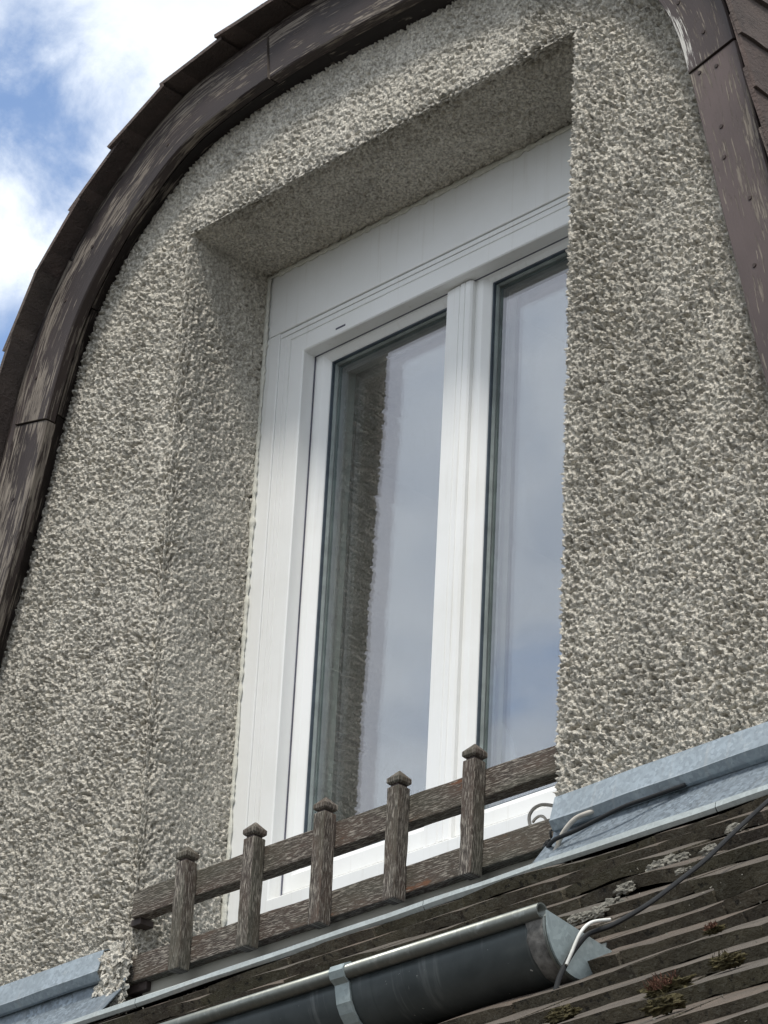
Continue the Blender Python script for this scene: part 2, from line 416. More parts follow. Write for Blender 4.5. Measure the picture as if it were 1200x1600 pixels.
# numpy gradient noise --------------------------------------------------
def _hash(ix, iy, iz, s):
    h = (ix.astype(np.int64)*73856093) ^ (iy.astype(np.int64)*19349663) ^ (iz.astype(np.int64)*83492791) ^ (s*2654435761)
    h = (h ^ (h >> 13)) * 1274126177
    return (h ^ (h >> 16)) & 0xFFFF
_G = rng.normal(size=(4096, 3)); _G /= np.linalg.norm(_G, axis=1)[:, None]; _G = _G.astype(np.float32)
def perlin(P, freq, seed=0):
    P = P*freq + seed*17.31
    I = np.floor(P); Fr = (P-I).astype(np.float32); I = I.astype(np.int64)
    W = Fr*Fr*Fr*(Fr*(Fr*6-15)+10)
    out = np.zeros(len(P), np.float32)
    for dx in (0, 1):
        for dy in (0, 1):
            for dz in (0, 1):
                g = _G[_hash(I[:, 0]+dx, I[:, 1]+dy, I[:, 2]+dz, seed) % 4096]
                d = (Fr[:, 0]-dx)*g[:, 0] + (Fr[:, 1]-dy)*g[:, 1] + (Fr[:, 2]-dz)*g[:, 2]
                wgt = (W[:, 0] if dx else 1-W[:, 0])*(W[:, 1] if dy else 1-W[:, 1])*(W[:, 2] if dz else 1-W[:, 2])
                out += d*wgt
    return out*1.5
def blob(center, rad, seed, flat=(1, 1, 1), amp=0.35, freq=1.6, sub=3):
    bm = bmesh.new(); bmesh.ops.create_icosphere(bm, subdivisions=sub, radius=1.0)
    P = np.array([v.co for v in bm.verts])
    h = 1 + amp*perlin(P, freq, seed) + amp*0.6*perlin(P, freq*3, seed+1) + amp*0.4*perlin(P, freq*7, seed+2)
    for v, k in zip(bm.verts, h):
        v.co = Vector(center) + Vector((v.co.x*flat[0], v.co.y*flat[1], v.co.z*flat[2]))*float(k)*rad
    me = bpy.data.meshes.new('m'); bm.to_mesh(me); bm.free()
    return me

# ------------------------------------------------------------------ ground
g = link('ground', mesh_from([(-400, -400, 0), (400, -400, 0), (400, 400, 0), (-400, 400, 0)], [(0, 1, 2, 3)]), None, 'ground')
tag(g, kind='structure')

# ------------------------------------------------------------------ dormer: arch curve
INNER = [(-1.19, 3.36), (-1.125, 3.56), (-1.05, 3.80), (-0.965, 4.085), (-0.91, 4.29), (-0.873, 4.42), (-0.842, 4.55), (-0.812, 4.69), (-0.765, 4.83), (-0.685, 4.945),
         (-0.605, 5.02), (-0.475, 5.10), (-0.27, 5.135), (-0.12, 5.142), (0.03, 5.140), (0.18, 5.132), (0.385, 5.095), (0.515, 5.02), (0.595, 4.945), (0.660, 4.85),
         (0.697, 4.77), (0.722, 4.68), (0.755, 4.545), (0.787, 4.41), (0.823, 4.27), (0.870, 4.085), (0.96, 3.80), (1.035, 3.56), (1.10, 3.36)]
_OLD = [(-1.10, 3.36), (-1.045, 3.56), (-0.985, 3.78), (-0.92, 4.02), (-0.84, 4.275), (-0.80, 4.40), (-0.772, 4.51), (-0.742, 4.64), (-0.69, 4.79), (-0.62, 4.895),
         (-0.53, 4.98), (-0.41, 5.045), (-0.21, 5.09), (0.0, 5.105), (0.21, 5.095), (0.41, 5.05), (0.54, 4.985), (0.63, 4.905), (0.70, 4.80),
         (0.742, 4.71), (0.772, 4.61), (0.802, 4.50), (0.833, 4.37), (0.868, 4.23), (0.92, 4.02), (0.985, 3.78), (1.045, 3.56), (1.10, 3.36)]
def spline(pts, step=0.01):
    P = [np.array(p, float) for p in pts]; Q = []
    for i in range(len(P)-1):
        p0, p1, p2, p3 = P[max(i-1, 0)], P[i], P[i+1], P[min(i+2, len(P)-1)]
        for k in range(30):
            t = k/30; Q.append(0.5*((2*p1)+(p2-p0)*t+(2*p0-5*p1+4*p2-p3)*t*t+(3*p1-p0-3*p2+p3)*t**3))
    Q.append(P[-1]); Q = np.array(Q)
    # light smoothing, then even steps
    for _ in range(25): Q[1:-1] = (Q[:-2]+2*Q[1:-1]+Q[2:])/4
    s = np.concatenate([[0], np.cumsum(np.linalg.norm(np.diff(Q, axis=0), axis=1))])
    n = int(s[-1]/step); t = np.linspace(0, s[-1], n+1)
    return np.stack([np.interp(t, s, Q[:, 0]), np.interp(t, s, Q[:, 1])], 1), t
ARC, ARC_S = spline(INNER)
_T = np.gradient(ARC, axis=0); _T /= np.linalg.norm(_T, axis=1)[:, None]
ARC_N = np.stack([-_T[:, 1], _T[:, 0]], 1)        # outward (left/up side of a left-to-right path)
ARC_LEN = ARC_S[-1]
def arc(s):
    p = np.array([np.interp(s, ARC_S, ARC[:, 0]), np.interp(s, ARC_S, ARC[:, 1])])
    n = np.array([np.interp(s, ARC_S, ARC_N[:, 0]), np.interp(s, ARC_S, ARC_N[:, 1])]); n /= np.linalg.norm(n)
    return p, n
def s_near(x, z):
    return float(ARC_S[np.argmin((ARC[:, 0]-x)**2+(ARC[:, 1]-z)**2)])

dormer = empty('arched_dormer', (0, 0, 3.40), 'arched roughcast dormer with a brown boarded verge, rising from the tiled roof', 'dormer')

# ---- roughcast wall with the opening
OX0, OX1, OZ1, DEPTH, ZB = -0.518, 0.4275, 4.932, 0.205, 3.505
NX = 480; hx = (OX1-OX0)/NX
def dist_box(P, lo, hi):
    d = np.maximum(np.maximum(lo-P, P-hi), 0); return np.linalg.norm(d, axis=1)
def plaster_disp(P):
    inf = 9.0
    front_l = dist_box(P, np.array([-inf, 0, -inf]), np.array([OX0, 0, inf]))
    front_r = dist_box(P, np.array([OX1, 0, -inf]), np.array([inf, 0, inf]))
    front_t = dist_box(P, np.array([-inf, 0, OZ1]), np.array([inf, 0, inf]))
    df = np.minimum(np.minimum(front_l, front_r), front_t)
    dl = dist_box(P, np.array([OX0, 0, -inf]), np.array([OX0, DEPTH, OZ1]))
    dr = dist_box(P, np.array([OX1, 0, -inf]), np.array([OX1, DEPTH, OZ1]))
    dt = dist_box(P, np.array([OX0, 0, OZ1]), np.array([OX1, DEPTH, OZ1]))
    a = [np.clip(1-df/0.03, 0, 1), np.clip(1-dl/0.03, 0, 1), np.clip(1-dr/0.012, 0, 1), np.clip(1-dt/0.015, 0, 1)]
    a = [a[0]**0.8, a[1], a[2], a[3]]
    Nn = a[0][:, None]*np.array([0, -1, 0]) + a[1][:, None]*np.array([1, 0, 0]) + a[2][:, None]*np.array([-1, 0, 0]) + a[3][:, None]*np.array([0, 0, -1])
    Nn /= np.linalg.norm(Nn, axis=1)[:, None]+1e-9
    # coarse on the face, finer in the reveals and towards the top of the arch
    rev = np.clip(P[:, 1]/0.05, 0, 1)
    top = np.clip((P[:, 2]-4.86)/0.16, 0, 1)*0.45*(P[:, 0] < 0.3)
    amp = (1-0.5*rev)*(1-top)
    Q = P.copy()
    wv = 0.004
    Q[:, 0] += wv*perlin(P, 60, 21); Q[:, 2] += wv*perlin(P, 60, 22)
    n1 = perlin(Q, 104, 1); n2 = perlin(Q, 190, 2); n3 = perlin(Q, 270, 3); n0 = perlin(Q, 30, 4); nm = perlin(P, 9.0, 6); nn = perlin(P, 3.0, 5)
    rid = 1-np.abs(n1)*2.3
    h = 0.0016*rid + 0.0034*(1-np.abs(n2)*2.2) + 0.0060*n3 + 0.0022*n0
    pit = np.clip(-perlin(Q, 112, 9)-0.15, 0, 1); pit2 = np.clip(-perlin(Q, 175, 10)-0.16, 0, 1)
    h = h - (0.030*pit + 0.022*pit2)*(1+0.5*nm) - 0.001
    lump = np.clip(perlin(Q, 130, 12)-0.25, 0, 1)*0.009
    h = (h+lump)*amp*(0.92+0.35*nm) + 0.004*nn*(1-rev)
    h = np.clip(h, -0.016, 0.009)*(1-0.35*a[0]*a[1])
    # soft rounding of the left-hand corner
    rr = 0.028
    low = np.clip((4.75-P[:, 2])/0.6, 0, 1)
    sm = lambda k: k*k*(3-2*k)
    rnd_ = -sm(a[0]*a[1])*0.004 - sm(np.clip(1-df/0.06, 0, 1)*np.clip(1-dl/0.06, 0, 1))*0.013*low - (a[0]*a[2])*0.003 - (a[0]*a[3])*0.003
    return Nn*(h+rnd_)[:, None]
def grid_faces(nu, nv, mask=None, base=0):
    i, j = np.meshgrid(np.arange(nu-1), np.arange(nv-1), indexing='ij')
    i = i.ravel(); j = j.ravel()
    if mask is not None:
        k = mask[i, j]; i = i[k]; j = j[k]
    a = i*nv+j
    return np.stack([a, a+nv, a+nv+1, a+1], 1)+base
allV, allF = [], []; base = 0
def add_grid(P, F):
    global base
    used = np.unique(F); remap = -np.ones(len(P), np.int64); remap[used] = np.arange(len(used))
    allV.append(P[used]); allF.append(remap[F]+base); base += len(used)
kx0 = int(0.62/hx)+1; kx1 = int(0.62/hx)+1
xs = OX0 + hx*np.arange(-kx0, NX+kx1+1)
hz = (OZ1-ZB)/round((OZ1-ZB)/hx); nzb = round((OZ1-ZB)/hz)
zs = ZB + hz*np.arange(0, nzb+int(0.24/hz)+1)
X, Z = np.meshgrid(xs, zs, indexing='ij')
P = np.stack([X.ravel(), np.zeros(X.size), Z.ravel()], 1)
cx = (xs[:-1]+xs[1:])/2; cz = (zs[:-1]+zs[1:])/2
CXg, CZg = np.meshgrid(cx, cz, indexing='ij')
hole = (CXg > OX0) & (CXg < OX1) & (CZg < OZ1)
# inside the arch (polygon of inner curve pushed out 0.085)
poly = ARC+ARC_N*0.075
zl = poly[:, 1]; half = np.argmax(poly[:, 1])
lx = np.interp(cz, poly[:half+1, 1], poly[:half+1, 0], right=9.0)
rx = np.interp(cz, poly[half:, 1][::-1], poly[half:, 0][::-1], right=-9.0)
inside = (CXg > lx[None, :]) & (CXg < rx[None, :])
F1 = grid_faces(len(xs), len(zs), inside & ~hole)
add_grid(P, F1)
ny = int(DEPTH/hx)+1; ys = np.linspace(0, DEPTH, ny)
zr = ZB + hz*np.arange(0, nzb+1)
Y, Z = np.meshgrid(ys, zr, indexing='ij')
for x in (OX0, OX1):
    P = np.stack([np.full(Y.size, x), Y.ravel(), Z.ravel()], 1); F = grid_faces(len(ys), len(zr))
    add_grid(P, F if x == OX0 else F[:, ::-1])
xr = OX0 + hx*np.arange(0, NX+1)
X, Y = np.meshgrid(xr, ys, indexing='ij')
add_grid(np.stack([X.ravel(), Y.ravel(), np.full(X.size, OZ1)], 1), grid_faces(len(xr), len(ys))[:, ::-1])
V = np.concatenate(allV); F = np.concatenate(allF)
V = V + plaster_disp(V)
me = bpy.data.meshes.new('m')
me.vertices.add(len(V)); me.vertices.foreach_set('co', V.astype(np.float32).ravel())
me.loops.add(F.size); me.loops.foreach_set('vertex_index', F.astype(np.int32).ravel())
me.polygons.add(len(F)); me.polygons.foreach_set('loop_start', np.arange(0, F.size, 4, dtype=np.int32))
me.polygons.foreach_set('loop_total', np.full(len(F), 4, np.int32)); me.polygons.foreach_set('use_smooth', np.ones(len(F), bool))
me.update(calc_edges=True)
wall = link('roughcast_wall', me, dormer, 'plaster')
print('plaster quads', len(F))

# ---- solid masonry behind the plaster skin and the room behind the window
def plate_xz(pts, y0, y1):
    n = len(pts); V = [(x, y0, z) for x, z in pts]+[(x, y1, z) for x, z in pts]
    F = [tuple(range(n)), tuple(range(2*n-1, n-1, -1))]+[(i, (i+1) % n, (i+1) % n+n, i+n) for i in range(n)]
    return mesh_from(V, F)
prof_room = [(-0.86, 3.30), (-0.80, 4.30), (-0.66, 4.75), (-0.35, 5.0), (0.35, 5.0), (0.66, 4.75), (0.80, 4.30), (0.86, 3.30)]
Vr, Fr_ = [], []
for y in (0.31, 1.5): Vr += [(x, y, z) for x, z in prof_room]
nr = len(prof_room)
Fr_ = [(i, (i+1) % nr, (i+1) % nr+nr, i+nr) for i in range(nr)]+[tuple(range(nr, 2*nr))]
link('room_interior', mesh_from(Vr, Fr_), dormer, 'room')
# wall core: ring around the window between skin and room
core = [((-1.0, OX0-0.02), (3.3, 5.0)), ((OX1+0.02, 1.0), (3.3, 5.0))]
def core_piece(x0, x1, z0, z1):
    link('wall_core', box_mesh(x0, x1, 0.02, 0.302, z0, z1, 0), dormer, 'house')
core_piece(-0.80, OX0-0.016, 3.40, 4.45); core_piece(OX1+0.016, 0.80, 3.40, 4.45)
core_piece(-0.62, OX0-0.016, 4.452, 4.84); core_piece(OX1+0.016, 0.62, 4.452, 4.84)
core_piece(-0.50, 0.50, OZ1+0.016, 5.04); core_piece(-0.50, 0.50, 3.40, 3.555)

# ---- verge boards along the arch
def arc_frames(s0, s1, step=0.02, y=0.0, warp=0.0):
    n = max(2, int((s1-s0)/step)); P, Fm = [], []
    for i in range(n+1):
        s = s0+(s1-s0)*i/n; p, nn = arc(s)
        P.append(Vector((p[0], y, p[1]))); Fm.append((Vector((nn[0], 0, nn[1])), Vector((0, 1, 0))))
    return P, Fm
def bev_rect(a0, a1, b0, b1, r=0.003):
    return [(a0+r, b0), (a1-r, b0), (a1, b0+r), (a1, b1-r), (a1-r, b1), (a0+r, b1), (a0, b1-r), (a0, b0+r)]
sA = s_near(-0.825, 4.640); sB = s_near(-0.272, 5.135); sC = s_near(0.30, 5.11); sD = s_near(0.722, 4.690)
joints = [0.03, sA, sB, sC, sD, ARC_LEN-0.03]
bmats = ['board_worn', 'board', 'board', 'board_white', 'board_smooth']
blabels = ['greyed and flaking verge board low on the left', None, None, 'brown verge board scuffed through to pale primer', 'smooth purplish brown verge board on the right']
screws = {3: [(0.700, 4.83), (0.752, 4.75)], 4: [(0.776, 4.677), (0.742, 4.680), (0.786, 4.562), (0.792, 4.504), (0.842, 4.410), (0.850, 4.29)],
          1: [(-0.735, 4.97), (-0.80, 4.88), (-0.865, 4.74), (-0.54, 5.11)], 0: [(-0.90, 4.50), (-0.94, 4.35)], 2: []}
for k in range(5):
    g0, g1 = joints[k]+0.0016, joints[k+1]-0.0016
    yo = [0.0, -0.003, 0.0, -0.002, 0.001][k]
    Pp, Fm = arc_frames(g0, g1)
    b = link('verge_board', sweep(Pp, bev_rect(0.0, 0.096, -0.050+yo, -0.026+yo, 0.0025), Fm), dormer, bmats[k])
    if blabels[k]: b['label'] = blabels[k]
    for x, z in screws[k]:
        bm = bmesh.new(); bmesh.ops.create_cone(bm, cap_ends=True, segments=10, radius1=0.0042, radius2=0.0034, depth=0.002,
            matrix=Matrix.Translation((x, -0.0505+yo, z)) @ Matrix.Rotation(PI/2, 4, 'X'))
        m_ = bpy.data.meshes.new('m'); bm.to_mesh(m_); bm.free()
        so = link('screw', m_, None, 'screw'); so.parent = b; so.location = (0, 0, 0)
# soffit boards: from the back of the fascia to the wall
def soffit_off(s):
    p, _ = arc(s); return -0.012+0.034*min(1, max(0, (abs(p[0]+0.045)-0.15)/0.65))
sj = [0.03, s_near(-0.87, 4.43), s_near(-0.822, 4.64)+0.02, s_near(-0.75, 4.85), sB+0.12, sC, s_near(0.68, 4.80), s_near(0.76, 4.50), ARC_LEN-0.03]
for k in range(len(sj)-1):
    n = max(2, int((sj[k+1]-sj[k])/0.02)); V_, U_, F_ = [], [], []
    for i in range(n+1):
        s = sj[k]+0.001+(sj[k+1]-sj[k]-0.002)*i/n; p, nn = arc(s); o2 = soffit_off(s); j_ = 0.002*(k % 2)
        for (off, y) in ((0.003+j_, -0.0255), (o2+j_, 0.016), (o2+0.03, 0.016), (0.030, -0.0255)):
            V_.append((p[0]+nn[0]*off, y, p[1]+nn[1]*off)); U_.append((s, y+off))
    for i in range(n):
        for j in range(4): F_.append((i*4+j, i*4+(j+1) % 4, (i+1)*4+(j+1) % 4, (i+1)*4+j))
    F_ += [(0, 1, 2, 3), tuple(n*4+q for q in range(4))]
    link('soffit_board', mesh_from(V_, F_, U_), dormer, 'board_shaded')
# moulding outside the boards
mj = [0.03, s_near(-0.83, 4.30), s_near(-0.66, 4.86), s_near(-0.05, 5.1), s_near(0.5, 5.0), s_near(0.775, 4.60)+0.0, s_near(0.86, 4.26), ARC_LEN-0.03]
for k in range(len(mj)-1):
    Pp, Fm = arc_frames(mj[k]+0.001, mj[k+1]-0.001)
    d = 0.002*(k % 2)
    link('verge_moulding', sweep(Pp, [(0.0970, -0.040-d), (0.108, -0.047-d), (0.1195, -0.043-d), (0.121, -0.022), (0.0970, -0.022)], Fm), dormer, 'board_worn' if k < 3 else 'board')
# roof deck of the dormer
Pp, Fm = arc_frames(0.03, ARC_LEN-0.03)
link('arched_roof_deck', sweep(Pp, [(0.094, -0.020), (0.119, -0.020), (0.119, 1.6), (0.094, 1.6)], Fm), dormer, 'deck')

# ---- curved roof tiles of the dormer (double lap), first courses from the verge back
def tile_mesh(wd, ln, th, seed, bow=0.0, seg=6, round_end=0.0):
    r_ = random.Random(seed); V_, F_, mi = [], [], []
    rows = 3
    for j in range(rows+1):
        t = j/rows
        for i in range(seg+1):
            u = i/seg; x = -wd/2+wd*u
            e = 0
            if j == 0: e = r_.uniform(-0.0032, 0.0022)+(0.006 if r_.random() < 0.07 else 0)+round_end*(4*(u-.5)**2)
            zz = bow*(1-(2*u-1)**2)*(1-t)+r_.uniform(-0.0006, 0.0006)
            V_.append((x, e+ln*t, zz+th)); V_.append((x, e+ln*t+(0.0015 if j == 0 else 0), zz+(r_.uniform(-0.0018, 0.0012) if j == 0 else 0)))
    st = (seg+1)*2
    for j in range(rows):
        for i in range(seg):
            a = j*st+i*2
            F_.append((a, a+2, a+st+2, a+st)); mi.append(0)
            F_.append((a+1, a+st+1, a+st+3, a+3)); mi.append(0 if j else 1)
    for i in range(seg):
        a = i*2; F_.append((a, a+1, a+3, a+2)); mi.append(1)
    for j in range(rows):
        a = j*st; F_.append((a, a+st, a+st+1, a+1)); mi.append(1)
        a = j*st+seg*2; F_.append((a, a+1, a+st+1, a+st)); mi.append(1)
    me = mesh_from(V_, F_, [(v[0], v[1]) for v in V_], False, mi)
    return me
dt_meshes = []
for k in range(6):
    m_ = tile_mesh(0.168, 0.165, 0.0080, 100+k, 0.0); m_.materials.append(MT['dtile']); m_.materials.append(MT['dtile_edge']); dt_meshes.append(m_)
s_peak = ARC_LEN/2+0.02
EXPO = 0.118
for side in (-1, 1):
    nrow = int((s_peak-0.05)/EXPO)+1
    for row in range(nrow):
        s_low = (0.04+row*EXPO) if side < 0 else (ARC_LEN-0.04-row*EXPO)
        for col in range(3):
            s_l = s_low+random.uniform(-0.007, 0.007)
            p, nn = arc(s_l); p2, _ = arc(s_l - side*0.145)
            off0, off1 = 0.1290+random.uniform(-0.001, 0.001), 0.1215
            lowp = Vector((p[0]+nn[0]*off0, 0, p[1]+nn[1]*off0)); _, n2 = arc(s_l-side*0.145)
            hip = Vector((p2[0]+n2[0]*off1, 0, p2[1]+n2[1]*off1))
            up = (hip-lowp).normalized()
            X_ = Vector((0, 1, 0)) if side < 0 else Vector((0, -1, 0))
            # local x across (world Y), local y up-slope, local z outward
            nrm = X_.cross(up)
            if nrm.dot(Vector((nn[0], 0, nn[1]))) < 0: X_ = -X_; nrm = X_.cross(up)
            yc = -0.092+0.085+col*0.171+(0.0 if row % 2 else (0.0 if col == 0 else 0.0))+random.uniform(-0.004, 0.004)
            mtx = Matrix((X_, up, nrm)).transposed().to_4x4(); mtx.translation = lowp+Vector((0, yc, 0))
            o = bpy.data.objects.new('roof_tile', dt_meshes[(row*5+col*3+(side > 0)) % 6]); C.objects.link(o)
            o.parent = dormer; o.matrix_local = Matrix.Translation(-dormer.location) @ mtx @ Matrix.Rotation(random.uniform(-0.015, 0.015), 4, 'Z')

# ------------------------------------------------------------------ window (frame, cover, sashes, panes)
GY = 0.200      # face of the outer frame
def rect_frame(x0, x1, z0, z1, prof_l, smooth=False, widths=(1, 1, 1, 1)):
    """picture frame: prof is a list of (inset, y); mitred corners"""
    V_, F_, U_ = [], [], []; n = len(prof_l)
    for (sx, sz, cx_, cz_) in ((1, 1, x0, z0), (-1, 1, x1, z0), (-1, -1, x1, z1), (1, -1, x0, z1)):
        for (ins, y) in prof_l: V_.append((cx_+sx*ins, y, cz_+sz*ins)); U_.append((ins, y))
    for c in range(4):
        for j in range(n):
            a = c*n+j; b = c*n+(j+1) % n; d = ((c+1) % 4)*n+j; e = ((c+1) % 4)*n+(j+1) % n
            F_.append((a, b, e, d))
    return mesh_from(V_, F_, U_)
WX0, WX1, WZ0, WZ1 = -0.4765, 0.462, 3.615, 4.786
window = link('window', rect_frame(-0.4615, 0.4255, 3.6345, 4.7845,
    [(0, GY), (0.010, GY), (0.0108, GY+0.0022), (0.0125, GY+0.0022), (0.0133, GY), (0.0455, GY), (0.0475, GY+0.002), (0.0485, GY+0.026), (0.0600, GY+0.050), (0.0600, 0.290), (0, 0.290)]), dormer, 'pvc')
window['label'] = 'white plastic casement window with two tall sashes'
def wpart(name, me, mats, label=None):
    o = link(name, me, None, mats); o.parent = window; o.location = (0, 0, 0)
    if label: o['label'] = label
    return o
# side filler profiles at the left, shutter box cover above
wpart('side_filler', box_mesh(-0.5240, -0.4778, GY-0.003, 0.258, 3.60, 4.7955, 0.0015, 2), 'pvc')
wpart('side_filler', box_mesh(-0.4772, -0.4621, GY-0.0005, 0.258, 3.62, 4.7850, 0.0012, 2), 'pvc')
wpart('shutter_box_cover', box_mesh(-0.5060, 0.4255, GY-0.004, 0.258, 4.7965, 4.935, 0.002, 0), 'pvc')
wpart('cover_strip', box_mesh(-0.4770, 0.4255, GY-0.001, 0.256, 4.7860, 4.7950, 0.0012, 0), 'pvc')
wpart('cover_edge', box_mesh(-0.5260, -0.5072, GY-0.0015, 0.256, 4.7965, 4.935, 0.0015, 2), 'pvc')
wpart('drain_slot', box_mesh(-0.331, -0.306, GY-0.0006, GY+0.004, 4.7475, 4.7515, 0.0008, 0), 'groove')
# sashes, set back behind the frame
SY = GY+0.030
def sash(x0, x1, z0, z1, flat=0.0315):
    return rect_frame(x0, x1, z0, z1, [(0, SY+0.004), (0.003, SY), (flat, SY), (flat+0.0015, SY+0.0008), (flat+0.0120, SY+0.0095), (flat+0.0130, SY+0.0115), (flat+0.0135, SY+0.070), (0, SY+0.070)])
ZS0, ZS1 = 3.6970, 4.7635
wpart('sash', sash(-0.4250, -0.0190, ZS0, ZS1), 'pvc', 'left window sash')
wpart('sash', sash(-0.0175, 0.3530, ZS0, ZS1, 0.0255), 'pvc', 'right window sash')
# dark strips painting in the shade of the gap between frame and sashes
wpart('joint_gap_shade', box_mesh(-0.4300, -0.4110, SY-0.0032, SY-0.0004, 3.684, 4.7350, 0, 2), 'groove')
wpart('joint_gap_shade', box_mesh(-0.4110, 0.3500, SY-0.0032, SY-0.0004, 4.7345, 4.7560, 0, 0), 'groove')
# meeting cover strip between the sashes with fine ribs
prof = [(x-0.0090, y) for x, y in [(-0.064, 0.0), (-0.061, -0.0085), (-0.030, -0.0105), (-0.029, -0.0088), (-0.0272, -0.0088), (-0.0262, -0.0112), (-0.016, -0.0118), (-0.015, -0.0100), (-0.0132, -0.0100), (-0.0122, -0.0118), (-0.003, -0.0105), (0.0005, -0.0075), (0.0005, 0.0)]]
wpart('meeting_cover_strip', sweep([Vector((0, SY-0.0002, z)) for z in (3.6935, 3.73, 4.7330)], prof, [(Vector((1, 0, 0)), Vector((0, 1, 0)))]*3), 'pvc')
# glazing: gaskets, spacer, two panes each
PY0, PY1 = SY+0.024, SY+0.045
for (a, b, xo, x1o, f_) in ((-0.3805, -0.0640, -0.4250, -0.0190, 0.0315), (0.0210, 0.3145, -0.0175, 0.3530, 0.0255)):
    z0, z1 = ZS0+f_+0.013, ZS1-f_-0.013
    wpart('glazing_gasket', rect_frame(xo, x1o, ZS0, ZS1, [(f_+0.0125, SY+0.0112), (f_+0.0150, SY+0.0120), (f_+0.0155, SY+0.0172), (f_+0.0125, SY+0.0172)]), 'rebate_dark')
    wpart('glazing_bead', rect_frame(xo, x1o, ZS0, ZS1, [(f_+0.0125, SY+0.0176), (f_+0.0165, SY+0.0176), (f_+0.0175, SY+0.0232), (f_+0.0125, SY+0.0232)]), 'bead_grey')
    wpart('pane', box_mesh(a-0.001, b+0.001, PY0, PY0+0.004, z0-0.001, z1+0.001, 0), 'glass_out')
    wpart('pane', box_mesh(a-0.001, b+0.001, PY1, PY1+0.004, z0-0.001, z1+0.001, 0), 'glass_in')
    wpart('spacer_bar', rect_frame(a-0.001, b+0.001, z0-0.001, z1+0.001, [(0, PY0+0.0045), (0.008, PY0+0.0045), (0.008, PY1-0.0005), (0, PY1-0.0005)]), 'spacer')
# sealant bead between plaster and plastic
def rough_bead(pts, r, seed):
    P_ = []
    for i in range(len(pts)-1):
        a, b = Vector(pts[i]), Vector(pts[i+1]); n = int((b-a).length/0.006)
        for k in range(n): P_.append(a.lerp(b, k/n))
    P_.append(Vector(pts[-1])); A = np.array(P_)
    d = perlin(A, 110, seed); d2 = perlin(A, 45, seed+1)
    V_, F_ = [], []; seg = 8
    for i, p in enumerate(P_):
        T = (P_[min(i+1, len(P_)-1)]-P_[max(i-1, 0)]).normalized(); Bv = Vector((0, 1, 0)); A_ = T.cross(Bv).normalized()
        rr = r*(1+0.75*float(d[i])+0.5*float(d2[i]))
        for k in range(seg):
            an = 2*PI*k/seg; V_.append(p+A_*rr*1.2*math.cos(an)+Bv*rr*0.55*math.sin(an))
    for i in range(len(P_)-1):
        for k in range(seg): F_.append((i*seg+k, i*seg+(k+1) % seg, (i+1)*seg+(k+1) % seg, (i+1)*seg+k))
    return mesh_from(V_, F_, None, True)
wpart('sealant_bead', rough_bead([(-0.5150, GY-0.006, 3.62), (-0.5150, GY-0.006, 4.9265), (0.43, GY-0.006, 4.9265)], 0.0046, 40), 'sealant')

# ------------------------------------------------------------------ zinc flashings (parts of the dormer)
SL = 0.0140
def zr_(x, y): return 3.412+(y+0.12)*math.tan(math.radians(38))+SL*(x-0.93)
def flash(x0, x1, prof, name, mat, n=30, wav=0.0, seed=0, thick=0.0016):
    """prof: open list of (y,z); extruded along x, following the roof's slight fall, with thickness"""
    V_, F_, U_ = [], [], []; k = len(prof)
    for i in range(n+1):
        x = x0+(x1-x0)*i/n
        for s_ in (0, 1):
            for j, (y, z) in enumerate(prof):
                wv = wav*float(perlin(np.array([[x*7.0, j*0.9, seed]]), 1.0, 31)[0])
                V_.append((x, y+(thick if s_ else 0)*0.7, z+SL*(x-0.4)*(1 if j < k else 1)+wv-(thick if s_ else 0)*0.7)); U_.append((x, z))
    w2 = 2*k
    for i in range(n):
        for j in range(k-1):
            a = i*w2+j; F_.append((a, a+1, a+w2+1, a+w2)); a += k; F_.append((a, a+w2, a+w2+1, a+1))
        for j in (0, k-1):
            a = i*w2+j; F_.append((a, a+w2, a+w2+k, a+k))
    for i in (0, n):
        for j in range(k-1): a = i*w2+j; F_.append((a, a+1, a+k+1, a+k))
    o = link(name, mesh_from(V_, F_, U_), dormer, mat); return o
# counter flashing strips left and right of the opening
cf = [(0.008, 3.5665), (-0.010, 3.5680), (-0.020, 3.5640), (-0.029, 3.5260), (-0.031, 3.5235), (-0.023, 3.5125), (-0.016, 3.5115)]
flash(0.447, 1.12, [(y, z+0.0) for y, z in cf], 'counter_flashing', 'zinc', 40, 0.0022, 1)
flash(-1.12, -0.560, [(y, z+0.013) for y, z in cf], 'counter_flashing', 'zinc', 36, 0.0022, 2)
# apron below
ap = [(0.012, 3.552), (-0.010, 3.535), (-0.014, 3.505), (-0.055, 3.452), (-0.085, 3.428), (-0.110, 3.414)]
flash(0.440, 1.35, ap, 'apron_flashing', 'zinc_spang', 50, 0.0022, 3)
ap2 = [(0.200, 3.628), (0.045, 3.563), (0.040, 3.555), (0.038, 3.505), (-0.030, 3.462), (-0.085, 3.425), (-0.110, 3.411)]
flash(-0.505, 0.437, ap2, 'window_sill_flashing', 'zinc_spang', 50, 0.0012, 4)
ap3 = [(y, z-0.0) for y, z in ap]
flash(-1.30, -0.508, ap3, 'apron_flashing', 'zinc_spang', 36, 0.0022, 5)
lip = [(-0.1000, 3.4225), (-0.118, 3.4150), (-0.1335, 3.4065), (-0.1345, 3.3990), (-0.1310, 3.3955)]
for a, b in ((-1.30, -0.33), (-0.3285, 0.30), (0.3015, 0.85), (0.8515, 1.35)):
    flash(a, b, lip, 'flashing_edge_strip', 'zinc_lip', 30, 0.0018, 6)
